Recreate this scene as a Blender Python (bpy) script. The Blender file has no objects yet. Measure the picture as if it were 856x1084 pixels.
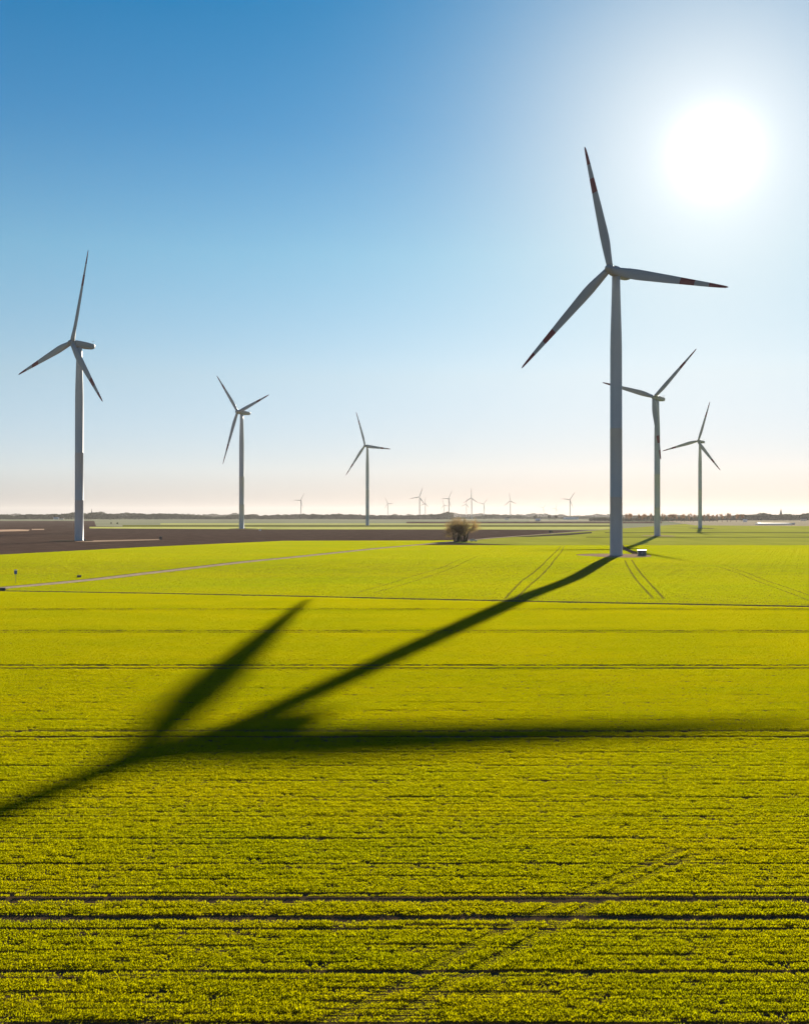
import bpy, bmesh, math, random
import numpy as np
from mathutils import Vector, Matrix

rnd = random.Random(7)
F, YH, CAMH = 1200.0, 546.0, 15.0          # focal length in photo pixels, horizon row, camera height
SC = bpy.context.scene
C = SC.collection
R = math.radians

# ------------------------------------------------------------------ terrain
def Hs(y):
    """gentle dip that crosses the green fields in front of the first turbine"""
    if 190 < y < 390:
        return -0.9 * math.sin(math.pi * (y - 190) / 200) ** 2
    return 0.0
def Hv(y):
    y = np.asarray(y, float)
    return np.where((y > 190) & (y < 390), -0.9 * np.sin(np.pi * (y - 190) / 200) ** 2, 0.0)
def G(px, py):
    Y = F * CAMH / (py - YH)
    for _ in range(20):
        Y = 0.5 * Y + 0.5 * F * (CAMH - Hs(Y)) / (py - YH)
    return ((px - 428) * Y / F, Y)
def GV(px, py, lift=0.0):
    x, y = G(px, py)
    return Vector((x, y, Hs(y) + lift))

# ------------------------------------------------------------------ materials
def newmat(name):
    m = bpy.data.materials.new(name); m.use_nodes = True
    nt = m.node_tree; nt.nodes.clear()
    out = nt.nodes.new('ShaderNodeOutputMaterial')
    return m, nt, out
def N(nt, t, **k):
    n = nt.nodes.new(t)
    for a, b in k.items(): setattr(n, a, b)
    return n
def mixc(nt, fac, a, b, blend='MIX'):
    n = nt.nodes.new('ShaderNodeMix'); n.data_type = 'RGBA'; n.blend_type = blend
    for s, v in ((0, fac), (6, a), (7, b)):
        if hasattr(v, 'default_value') or hasattr(v, 'links'): nt.links.new(v, n.inputs[s])
        elif s == 0: n.inputs[0].default_value = v
        else: n.inputs[s].default_value = (*v, 1)
    return n.outputs[2]
def noise(nt, scale, detail=4, rough=.55, stretch=(1, 1, 1), rot=0.0, coord=None):
    mp = N(nt, 'ShaderNodeMapping'); mp.inputs['Scale'].default_value = stretch
    mp.inputs['Rotation'].default_value = (0, 0, rot)
    if coord is None:
        g = N(nt, 'ShaderNodeNewGeometry'); coord = g.outputs['Position']
    nt.links.new(coord, mp.inputs[0])
    n = N(nt, 'ShaderNodeTexNoise'); n.inputs['Scale'].default_value = scale
    n.inputs['Detail'].default_value = detail; n.inputs['Roughness'].default_value = rough
    nt.links.new(mp.outputs[0], n.inputs['Vector'])
    return n.outputs['Fac']
def ramp(nt, fac, lo, hi):
    n = N(nt, 'ShaderNodeMapRange'); n.inputs[1].default_value = lo; n.inputs[2].default_value = hi
    nt.links.new(fac, n.inputs[0]); return n.outputs[0]
def bump(nt, h, strength, dist):
    b = N(nt, 'ShaderNodeBump'); b.inputs['Strength'].default_value = strength
    b.inputs['Distance'].default_value = dist; nt.links.new(h, b.inputs['Height']); return b.outputs[0]

def ground_mat(name, ca, cb, cc=None, s1=.02, s2=.6, st=(1, 1, 1), rot=0, rough=1.0, bmp=0.0, bscale=3, gl=0.0, gc=(.9, .8, .7)):
    m, nt, out = newmat(name)
    n1 = ramp(nt, noise(nt, s1, 5, .6, st, rot), .35, .65)
    n2 = ramp(nt, noise(nt, s2, 6, .65, st, rot), .35, .68)
    c = mixc(nt, n1, ca, cb)
    c = mixc(nt, n2, c, cc or tuple(x * .7 for x in ca))
    p = N(nt, 'ShaderNodeBsdfDiffuse'); p.inputs['Roughness'].default_value = rough
    nt.links.new(c, p.inputs['Color'])
    if bmp: nt.links.new(bump(nt, noise(nt, bscale, 5, .7, st, rot), bmp, .3), p.inputs['Normal'])
    if gl:   # low sun glancing off clods, stones and leaves
        q = N(nt, 'ShaderNodeBsdfGlossy'); q.inputs['Roughness'].default_value = 1.0
        nt.links.new(mixc(nt, n2, gc, tuple(x * .75 for x in gc)), q.inputs['Color'])
        x = N(nt, 'ShaderNodeMixShader'); x.inputs[0].default_value = gl
        nt.links.new(p.outputs[0], x.inputs[1]); nt.links.new(q.outputs[0], x.inputs[2]); nt.links.new(x.outputs[0], out.inputs[0])
    else: nt.links.new(p.outputs[0], out.inputs[0])
    return m

def paint(name, col, rough=.45, dirt=.12, spec=.4, scale=.25, metal=0):
    m, nt, out = newmat(name)
    tc = N(nt, 'ShaderNodeTexCoord')
    n1 = ramp(nt, noise(nt, scale, 6, .6, (1, 1, .25), 0, tc.outputs['Object']), .4, .75)
    c = mixc(nt, n1, col, tuple(x * (1 - dirt) for x in col))
    p = N(nt, 'ShaderNodeBsdfPrincipled'); p.inputs['Roughness'].default_value = rough
    p.inputs['Specular IOR Level'].default_value = spec; p.inputs['Metallic'].default_value = metal
    nt.links.new(c, p.inputs['Base Color']); nt.links.new(p.outputs[0], out.inputs[0])
    return m

def leaf_mat(name, ca, cb, ta, tb, tmix=.5, scale=.05, detail_scale=.8, clump=None):
    m, nt, out = newmat(name)
    at = N(nt, 'ShaderNodeAttribute'); at.attribute_name = 'tint'
    n1 = ramp(nt, noise(nt, scale, 4, .6, (1, 2.2, 1)), .35, .65)
    n2 = ramp(nt, noise(nt, detail_scale, 3, .6, (1, 2.5, 1)), .35, .65)
    f = N(nt, 'ShaderNodeMath', operation='MULTIPLY_ADD'); nt.links.new(n1, f.inputs[0]); f.inputs[1].default_value = .45
    g = N(nt, 'ShaderNodeMath', operation='MULTIPLY'); nt.links.new(at.outputs['Fac'], g.inputs[0]); g.inputs[1].default_value = .35
    nt.links.new(g.outputs[0], f.inputs[2])
    h = N(nt, 'ShaderNodeMath', operation='MULTIPLY_ADD'); nt.links.new(n2, h.inputs[0]); h.inputs[1].default_value = .2
    nt.links.new(f.outputs[0], h.inputs[2])
    d = N(nt, 'ShaderNodeBsdfPrincipled'); d.inputs['Roughness'].default_value = .55
    d.inputs['Specular IOR Level'].default_value = 0.0
    nt.links.new(mixc(nt, h.outputs[0], ca, cb), d.inputs['Base Color'])
    t = N(nt, 'ShaderNodeBsdfTranslucent')
    nt.links.new(mixc(nt, h.outputs[0], ta, tb), t.inputs['Color'])
    mx = N(nt, 'ShaderNodeMixShader'); mx.inputs[0].default_value = tmix
    nt.links.new(d.outputs[0], mx.inputs[1]); nt.links.new(t.outputs[0], mx.inputs[2])
    nt.links.new(mx.outputs[0], out.inputs[0])
    return m

M = {}
M['crop_leaf'] = leaf_mat('crop_leaf', (.075, .105, .003), (.115, .12, .003), (.40, .44, .001), (.62, .54, .001), .64)
M['crop_leaf_far'] = leaf_mat('crop_leaf_far', (.075, .11, .008), (.12, .12, .006), (.35, .44, .004), (.55, .50, .003), .6, .014)
M['soil'] = ground_mat('soil', (.10, .062, .034), (.13, .085, .05), (.28, .20, .125), .3, 7, (1, 2, 1), 0, 1, 1.0, 7, gl=.03, gc=(.9, .65, .4))
M['plough'] = ground_mat('plough', (.105, .072, .052), (.14, .092, .066), (.08, .055, .042), .006, .12, (1, .35, 1), .3, 1, .5, .8, gl=.045, gc=(.9, .58, .42))
M['verge'] = ground_mat('verge', (.05, .042, .02), (.08, .06, .03), None, .05, .8, (1, 1, 1), gl=.04)
M['dull_crop'] = ground_mat('dull_crop', (.15, .17, .03), (.20, .21, .04), (.12, .15, .03), .004, .03, (1, .22, 1), 0, 1, .4, .7, gl=.23, gc=(.85, .86, .12))
M['pale_crop'] = ground_mat('pale_crop', (.30, .32, .07), (.36, .35, .08), (.24, .26, .06), .01, .1, (1, .3, 1), gl=.30, gc=(.95, .92, .3))
M['dark_crop'] = ground_mat('dark_crop', (.06, .075, .02), (.09, .09, .03), None, .01, .1, (1, .3, 1), gl=.12, gc=(.8, .8, .2))
M['far_fields'] = ground_mat('far_fields', (.14, .15, .07), (.2, .17, .10), (.10, .12, .06), .0006, .0025, (1, .35, 1), .05, gl=.16, gc=(.9, .9, .6))
M['stubble'] = ground_mat('stubble', (.32, .24, .16), (.38, .29, .2), None, .01, .1, (1, .3, 1), gl=.22, gc=(.95, .8, .55))
M['sand'] = ground_mat('sand', (.42, .27, .18), (.36, .24, .16), None, .02, .2, gl=.3, gc=(.95, .65, .45))
M['lane'] = ground_mat('lane', (.25, .195, .145), (.30, .24, .175), (.19, .15, .11), .05, .8, (1, 1, 1), 0, .95, .3, 5, gl=.25, gc=(.95, .76, .56))
M['gravel'] = ground_mat('gravel', (.26, .17, .11), (.33, .23, .15), (.15, .10, .07), .08, .9, (1, 1, 1), 0, 1, .4, 4, gl=.2, gc=(.95, .68, .48))
M['tower_paint'] = paint('tower_paint', (.40, .42, .43), .5, .10)
M['blade_paint'] = paint('blade_paint', (.30, .31, .32), .45, .10)
M['red_paint'] = paint('red_paint', (.17, .03, .028), .5, .15)
M['nacelle_paint'] = paint('nacelle_paint', (.28, .30, .31), .5, .12)
M['dark_metal'] = paint('dark_metal', (.05, .05, .055), .5, .2)
M['white_sheet'] = paint('white_sheet', (.78, .78, .76), .35, .08)
M['grey_box'] = paint('grey_box', (.22, .24, .25), .6, .2)
M['door_grey'] = paint('door_grey', (.12, .14, .15), .5, .15)
M['blue_plate'] = paint('blue_plate', (.03, .10, .35), .4, .1)
M['white_car'] = paint('white_car', (.75, .75, .74), .25, .05, .6)
M['dark_van'] = paint('dark_van', (.03, .035, .05), .25, .05, .6)
M['glass'] = paint('glass', (.02, .025, .03), .08, .0, .6)
M['rubber'] = paint('rubber', (.02, .02, .02), .8, .1, .2)
M['brick'] = paint('brick', (.25, .13, .09), .9, .25, .1)
M['render_wall'] = paint('render_wall', (.62, .58, .52), .9, .15, .1)
M['roof_tile'] = paint('roof_tile', (.20, .08, .05), .8, .3, .1)
M['slate'] = paint('slate', (.06, .065, .07), .6, .2, .3)
m_, nt_, out_ = newmat('polythene')
t_ = N(nt_, 'ShaderNodeBsdfTranslucent'); t_.inputs[0].default_value = (.85, .85, .82, 1)
p_ = N(nt_, 'ShaderNodeBsdfPrincipled'); p_.inputs['Base Color'].default_value = (.8, .8, .78, 1); p_.inputs['Roughness'].default_value = .35
x_ = N(nt_, 'ShaderNodeMixShader'); x_.inputs[0].default_value = .5
nt_.links.new(t_.outputs[0], x_.inputs[1]); nt_.links.new(p_.outputs[0], x_.inputs[2]); nt_.links.new(x_.outputs[0], out_.inputs[0])
M['polythene'] = m_
M['bark'] = paint('bark', (.09, .07, .055), .95, .35, .05, 2)
M['concrete'] = paint('concrete', (.22, .21, .19), .9, .2, .1)
M['tree_leaf'] = leaf_mat('tree_leaf', (.13, .10, .055), (.19, .14, .075), (.24, .18, .07), (.36, .26, .10), .45, .4, 1.5)
M['tree_leaf_warm'] = leaf_mat('tree_leaf_warm', (.18, .12, .055), (.25, .165, .08), (.38, .25, .09), (.5, .33, .13), .45, .4, 1.5)
M['poplar_leaf'] = leaf_mat('poplar_leaf', (.12, .08, .05), (.22, .12, .06), (.2, .12, .06), (.42, .22, .09), .4, .02, .2)
M['wood_leaf'] = leaf_mat('wood_leaf', (.035, .045, .03), (.06, .06, .04), (.05, .06, .03), (.08, .08, .04), .25, .005, .05)

# ------------------------------------------------------------------ object helpers
def tag(o, label=None, cat=None, group=None, kind=None):
    if label: o['label'] = label
    if cat: o['category'] = cat
    if group: o['group'] = group
    if kind: o['kind'] = kind
    return o
def empty(name, loc, rz=0, label=None, cat=None, group=None):
    o = bpy.data.objects.new(name, None); C.objects.link(o); o.location = loc; o.rotation_euler = (0, 0, rz)
    return tag(o, label, cat, group)
def link(name, bm, mats, parent=None, smooth=False, autos=None):
    me = bpy.data.meshes.new(name)
    bmesh.ops.recalc_face_normals(bm, faces=bm.faces[:]) if autos is None else None
    bm.to_mesh(me); bm.free()
    if not isinstance(mats, (list, tuple)): mats = [mats]
    for m in mats: me.materials.append(m)
    if smooth:
        for p in me.polygons: p.use_smooth = True
    o = bpy.data.objects.new(name, me); C.objects.link(o)
    if parent: o.parent = parent
    return o
def copy_tree(o, parent=None):
    c = o.copy(); C.objects.link(c); c.parent = parent
    if parent is not None: c.matrix_parent_inverse = o.matrix_parent_inverse.copy()
    for ch in list(KIDS.get(o.name, [])): 
        d = copy_tree(ch, c); KIDS.setdefault(c.name, []).append(d)
    return c
KIDS = {}
def part(name, bm, mats, parent, **k):
    o = link(name, bm, mats, parent, **k); KIDS.setdefault(parent.name, []).append(o); return o
def box(bm, x0, x1, y0, y1, z0, z1, bev=0.0, mi=0):
    r = bmesh.ops.create_cube(bm, size=1)
    for v in r['verts']:
        v.co = Vector(((x0 + x1) / 2 + v.co.x * (x1 - x0), (y0 + y1) / 2 + v.co.y * (y1 - y0), (z0 + z1) / 2 + v.co.z * (z1 - z0)))
    fs = set(f for v in r['verts'] for f in v.link_faces)
    for f in fs: f.material_index = mi
    if bev:
        es = list(set(e for v in r['verts'] for e in v.link_edges))
        bmesh.ops.bevel(bm, geom=es, offset=bev, segments=2, affect='EDGES')
def loft(bm, rings, cap=True, mis=None):
    """rings: list of equal-length lists of points"""
    vs = [[bm.verts.new(p) for p in r] for r in rings]
    n = len(vs[0])
    for i in range(len(vs) - 1):
        for j in range(n):
            f = bm.faces.new((vs[i][j], vs[i][(j + 1) % n], vs[i + 1][(j + 1) % n], vs[i + 1][j]))
            if mis: f.material_index = mis[i]
            f.smooth = True
    if cap:
        for r, mi in ((vs[0], 0), (vs[-1], -1)):
            f = bm.faces.new(r)
            if mis: f.material_index = mis[mi]
def tube(bm, pts, rads, n=8, cap=True):
    rings = []
    for i, p in enumerate(pts):
        d = (pts[min(i + 1, len(pts) - 1)] - pts[max(i - 1, 0)]).normalized()
        a = d.orthogonal().normalized(); b = d.cross(a)
        if rings and False: pass
        rings.append([p + (a * math.cos(t) + b * math.sin(t)) * rads[i] for t in [2 * math.pi * k / n for k in range(n)]])
    loft(bm, rings, cap)
def vtube(bm, zr, n=32, cx=0, cy=0, mis=None):
    loft(bm, [[Vector((cx + r * math.cos(2 * math.pi * k / n), cy + r * math.sin(2 * math.pi * k / n), z)) for k in range(n)] for z, r in zr], True, mis)

# ------------------------------------------------------------------ ground sheets
def sheet(name, poly, lvl, mat):
    """flat polygon (world xy) laid over the terrain, cut into strips where the terrain dips"""
    bm = bmesh.new()
    f = bm.faces.new([bm.verts.new((x, y, 0)) for x, y in poly])
    ys = [p[1] for p in poly]
    for k in range(0, 41):
        y = 190 + k * 5
        if min(ys) < y < max(ys):
            bmesh.ops.bisect_plane(bm, geom=bm.verts[:] + bm.edges[:] + bm.faces[:], plane_co=(0, y, 0), plane_no=(0, 1, 0))
    bmesh.ops.triangulate(bm, faces=bm.faces[:])
    for v in bm.verts: v.co.z = Hs(v.co.y) + lvl
    for f in bm.faces:
        if f.normal.z < 0: f.normal_flip()
    bm.normal_update()
    for f in bm.faces:
        if f.normal.z < 0: f.normal_flip()
    o = link(name, bm, mat, autos=False); o['kind'] = 'structure'
    return o
def P(*pts): return [G(a, b) for a, b in pts]

BIG = 26000
sheet('ground', [(-BIG, -300), (BIG, -300), (BIG, BIG), (-BIG, BIG)], -.30, M['far_fields'])
# lane centre line
LANE_PX = [(-60, 632.5), (0, 622.7), (150, 607.5), (300, 591), (400, 580.5), (470, 574.2), (520, 569.6), (600, 563.6), (640, 560.4), (700, 556.2), (728, 554.0)]
LANE = [G(*p) for p in LANE_PX]
x0, y0 = LANE[0]; x1, y1 = LANE[1]
LANE = [(x0 - (x1 - x0) * 2, y0 - (y1 - y0) * 2)] + LANE
def lane_x(Y):
    return np.interp(Y, [p[1] for p in LANE], [p[0] for p in LANE])
BORDER_PX = [(0, 625.6), (150, 628), (300, 631), (428, 634), (580, 637.2), (856, 642.3)]
BORDER = [G(*p) for p in BORDER_PX]
def extend(pl, k=1.5):
    (a, b), (c, d) = pl[0], pl[1]; (e, f), (g, h) = pl[-1], pl[-2]
    return [(a + (a - c) * k, b + (b - d) * k)] + pl + [(e + (e - g) * k, f + (f - h) * k)]
BORDER = extend(BORDER)
bxs = [p[0] for p in BORDER]; bys = [p[1] for p in BORDER]
def border_y(X): return np.interp(X, bxs, bys)
EDGE3_PX = [(-250, 606), (0, 587.3), (150, 579.4), (300, 572.6), (470, 572.2)]
EDGE3 = [G(*p) for p in EDGE3_PX]
# soil that lies under the crops
sheet('field_soil', [(-200, -60), (250, -60), (330, 585), (60, 585), (20, 650), (-45, 700)] + P((300, 572.6), (150, 579.4), (0, 587.3), (-250, 606)), -.04, M['soil'])
sheet('ploughed_field', P((-400, 551.2), (100, 551.2), (102, 557.0), (620, 561.2), (655, 560), (620, 562.8), (540, 568.2), (470, 574.6), (400, 579), (300, 573), (0, 589), (-300, 620)), -.22, M['plough'])
sheet('grass_strip_pale', P((95, 557.6), (300, 557.8), (655, 557.6), (655, 560.4), (300, 560.2), (95, 559.2)), -.16, M['pale_crop'])
sheet('grass_strip_dark', P((130, 555.6), (655, 555.8), (655, 557.5), (130, 557.5)), -.18, M['dark_crop'])
sheet('grass_strip_far', P((170, 554.0), (655, 554.2), (655, 555.2), (170, 555.2)), -.14, M['pale_crop'])
sheet('ploughed_strip', P((430, 552.2), (700, 552.0), (700, 553.9), (430, 553.9)), -.12, M['plough'])
sheet('stubble_strip', P((560, 550.8), (660, 550.8), (660, 551.8), (560, 551.8)), -.12, M['stubble'])
sheet('dull_field', P((728, 554.0), (1200, 552.0), (1500, 577.2), (440, 577.2), (470, 574.2), (520, 569.6), (600, 563.6), (640, 560.4), (700, 556.2)), -.10, M['dull_crop'])
sheet('tan_field', P((700, 551.0), (1200, 550.8), (1200, 556), (850, 556.8), (735, 556.0)), -.06, M['stubble'])
sheet('dull_stripe_dark', P((640, 563.3), (1300, 563.3), (1300, 564.3), (640, 564.3)), -.05, M['dark_crop'])
sheet('dull_stripe_mid', P((620, 568.2), (1300, 568.2), (1300, 569.0), (620, 569.0)), -.05, M['dark_crop'])
sheet('verge_soil', P((545, 568.2), (600, 564.6), (626, 563), (626, 564.4), (600, 566.6), (560, 568.3)), -.03, M['verge'])
sheet('sand_bank', P((-20, 561.0), (20, 560.2), (32, 560.6), (30, 562.0), (-20, 563)), -.08, M['sand'])
sheet('sand_patch', P((34, 559.9), (47, 559.8), (47, 560.8), (34, 560.9)), -.08, M['sand'])
sheet('track_soil', P((80, 572.2), (168, 570.6), (170, 571.6), (100, 573.6), (80, 573.4)), -.06, M['gravel'])
# the lane, with wheel-worn edges
def strip(name, line, w, lvl, mat, jit=0.0):
    bm = bmesh.new(); L = []; Rr = []
    pts = []
    for i in range(len(line) - 1):
        a = Vector((*line[i], 0)); b = Vector((*line[i + 1], 0)); n = max(1, int((b - a).length / 5))
        pts += [a.lerp(b, k / n) for k in range(n)]
    pts.append(Vector((*line[-1], 0)))
    for i, p in enumerate(pts):
        d = (pts[min(i + 1, len(pts) - 1)] - pts[max(0, i - 1)]).normalized(); nn = Vector((-d.y, d.x, 0))
        for s, arr in ((1, L), (-1, Rr)):
            q = p + nn * s * (w / 2 + rnd.uniform(-jit, jit)); arr.append(bm.verts.new((q.x, q.y, Hs(q.y) + lvl)))
    for i in range(len(pts) - 1): bm.faces.new((Rr[i], Rr[i + 1], L[i + 1], L[i]))
    o = link(name, bm, mat, autos=False); o['kind'] = 'structure'; return o
strip('farm_lane', LANE, 4.3, .02, M['lane'], .15)
strip('field_border', BORDER, 3.4, -.01, M['verge'], .25)
strip('lane_verge', LANE, 6.2, -.01, M['verge'], .3)

def ellipse(cx, cy, a, b, n=28, j=.12):
    return [(cx + a * math.cos(t) * (1 + rnd.uniform(-j, j)), cy + b * math.sin(t) * (1 + rnd.uniform(-j, j))) for t in [2 * math.pi * k / n for k in range(n)]]
T1X, T1Y = G(651.8, 588)
PADS = []
def pad(name, cx, cy, a, b, mat=M['gravel'], lvl=.0):
    PADS.append((cx, cy, a, b)); sheet(name, ellipse(cx, cy, a, b), lvl, mat)
pad('gravel_pad', T1X - .5, T1Y + 3, 14.2, 17)
PADS.append((T1X + .5, T1Y - 5, 11, 18)); sheet('gravel_pad', ellipse(T1X + 1, T1Y - 5, 11, 16), .012, M['gravel'])

# ------------------------------------------------------------------ the growing crop (stuff)
TW = 3.84                                   # one drill pass
TY0 = 41.15
TRAM = 34.6
def near_tram(Y):
    k = np.round((Y - 43.3) / TRAM)
    d = Y - 43.3 - k * TRAM
    k2 = k >= 0
    return (np.minimum(np.abs(d - 1.03), np.abs(d + 1.03))), k2
def polyline_dist(X, Y, line):
    d = np.full(X.shape, 1e9)
    for (a, b), (c, e) in zip(line[:-1], line[1:]):
        vx, vy = c - a, e - b; L2 = vx * vx + vy * vy
        t = np.clip(((X - a) * vx + (Y - b) * vy) / L2, 0, 1)
        d = np.minimum(d, np.hypot(X - a - t * vx, Y - b - t * vy))
    return d
RUTS = [  # (line, half width, kept height)
    (P((534, 634), (552, 615), (575, 597), (589, 583), (594, 577.8)), .30, .12),
    (P((546, 634), (562, 618), (583, 598), (594, 584), (597, 577.8)), .30, .12),
    (P((661, 593.5), (664, 600), (674, 615), (690, 633)), .30, .12),
    (P((668, 593), (672, 599), (684, 614), (702, 634)), .30, .12),
    (P((770, 600), (790, 606.5), (820, 618), (860, 632)), .28, .25),
    (P((760, 600), (784, 608), (812, 619.5), (860, 638)), .28, .25),
    (P((380, 627), (430, 612), (470, 600), (495, 589)), .35, .35),
    (P((395, 628), (445, 613), (482, 600), (505, 589)), .35, .35),
    (P((240, 617), (320, 606), (400, 593), (450, 584)), .30, .5),
    (P((700, 590), (740, 596), (800, 609)), .30, .45),
    (P((652, 572.5), (658, 579.5), (676, 588)), 1.6, .0),
]
DIAG = [
    (P((318, 1095), (440, 1034), (500, 1000), (628, 939), (720, 900)), .26, .38),
    (P((396, 1095), (470, 1044), (566, 993), (650, 944), (735, 905)), .26, .38),
]
def height_mask(X, Y):
    """0 = bare, 1 = full crop height"""
    m = np.ones(X.shape)
    by = border_y(X); d = Y - by
    m[np.abs(d) < 1.8] = 0
    lx = lane_x(Y); inl = (np.abs(polyline_dist(X, Y, LANE)) < 3.1); m[inl] = 0
    m[(d > 0) & (X > lx) & (Y > 577)] = 0
    # upper edge of the field beyond the lane
    ex = [p[0] for p in EDGE3]; ey = [p[1] for p in EDGE3]
    m[(X < lx) & (Y > np.interp(X, ex, ey))] = 0
    for cx, cy, a, b in PADS: m[((X - cx) / a) ** 2 + ((Y - cy) / b) ** 2 < 1] = 0
    for line, w, k in RUTS + DIAG:
        dd = polyline_dist(X, Y, line); m[dd < w] = np.minimum(m[dd < w], k)
    return m
def tram_mask(Y):
    d, ok = near_tram(Y)
    return np.where((d < .21), 0.0, 1.0)

rs = np.random.RandomState(11)
def vnoise(x, y, s, seed, per=None):
    """cheap value noise, periodic when per is given (cells per tile)"""
    r = np.random.RandomState(seed).rand(64, 64)
    n = per or 64
    fx, fy = x * s, y * s; ix, iy = np.floor(fx).astype(int), np.floor(fy).astype(int)
    tx, ty = fx - ix, fy - iy; tx = tx * tx * (3 - 2 * tx); ty = ty * ty * (3 - 2 * ty)
    g = lambda a, b: r[a % n % 64, b % n % 64]
    return (g(ix, iy) * (1 - tx) + g(ix + 1, iy) * tx) * (1 - ty) + (g(ix, iy + 1) * (1 - tx) + g(ix + 1, iy + 1) * tx) * ty

def tufts(seed, far=False, tram=False, ox=None, oy=None, mask=None):
    """blade geometry for one drill-pass tile, centred on the origin (or placed in the world when ox, oy given)"""
    rg = np.random.RandomState(seed)
    rows = 10 if far else 31
    step = .17 if far else .036
    nb = 5
    ys = (np.arange(rows) + .5) / rows * (TW - .26) + .13 - TW / 2
    nx = int(TW / step)
    xs = (np.arange(nx) + .5) / nx * TW - TW / 2
    X, Y = np.meshgrid(xs, ys)
    X = X + rg.uniform(-.6, .6, X.shape) * step; Y = Y + rg.normal(0, .014 if not far else .08, Y.shape)
    X = X.ravel(); Y = Y.ravel()
    sd = rg.randint(1e6)
    cl = .55 * vnoise(X + 5, Y + 5, 2.2, sd) + .45 * vnoise(X + 5, Y + 5, 6.0, sd + 1)
    rowk = rg.uniform(.82, 1.1, rows); rowk[rg.rand(rows) < .16] *= .25; rowk *= rg.uniform(.88, 1.12)
    rowk = np.repeat(rowk, nx)
    hgt = (.045 + .115 * cl) * rowk * rg.uniform(.75, 1.2, X.shape)
    if far: hgt = hgt * 1.4
    keep = rg.rand(*X.shape) < np.clip((cl - .14) * 5, .2, 1)
    if tram:
        dd = np.minimum(np.abs(Y - 1.03 - .23), np.abs(Y + 1.03 - .23))   # wheel ruts inside the tile
        keep &= dd > (.23 + .14 * vnoise(X + 5, Y + 5, 3.0, sd + 7)) * (1 if tram < 2 else 1.55) + .05 * rg.rand(*X.shape)
    if mask is not None:
        mk = mask(X + ox, Y + oy); keep &= mk > .01; hgt = hgt * np.maximum(mk, .01)
    X, Y, hgt, cl = X[keep], Y[keep], hgt[keep], cl[keep]
    n = len(X)
    if n == 0: return np.zeros((0, 3)), np.zeros((0, 4), int), np.zeros(0)
    X = np.repeat(X, nb); Y = np.repeat(Y, nb); h = np.repeat(hgt, nb) * rg.uniform(.6, 1.15, n * nb)
    tint = np.repeat(rg.rand(n), nb) * .6 + rg.rand(n * nb) * .4
    k = n * nb
    az = rg.uniform(0, 2 * np.pi, k); lean = rg.uniform(.35, 1.35, k)
    w = rg.uniform(.006, .011, k) * (3.4 if far else 1.5)
    dx, dy = np.cos(az), np.sin(az); sxx, syy = -dy, dx
    s = .012 if not far else .05
    bx = X + rg.normal(0, s, k); by = Y + rg.normal(0, s, k)
    def pt(t, ww, sg):
        o = lean * h * t * t * .9; z = h * (t - .35 * lean * t * t * .6)
        return np.stack([bx + dx * o + sxx * ww * sg, by + dy * o + syy * ww * sg, z], 1)
    V = np.stack([pt(0, w * .6, -1), pt(0, w * .6, 1), pt(.55, w, 1), pt(.55, w, -1), pt(1, w * .25, 1), pt(1, w * .25, -1)], 1).reshape(-1, 3)
    b = np.arange(k)[:, None] * 6
    Fc = np.concatenate([b + np.array([[0, 1, 2, 3]]), b + np.array([[3, 2, 4, 5]])], 0)
    T = np.repeat(tint, 6)
    if ox is not None:
        V = V + np.array([[ox, oy, 0]]); V[:, 2] += Hv(V[:, 1])
    return V, Fc, T

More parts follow.
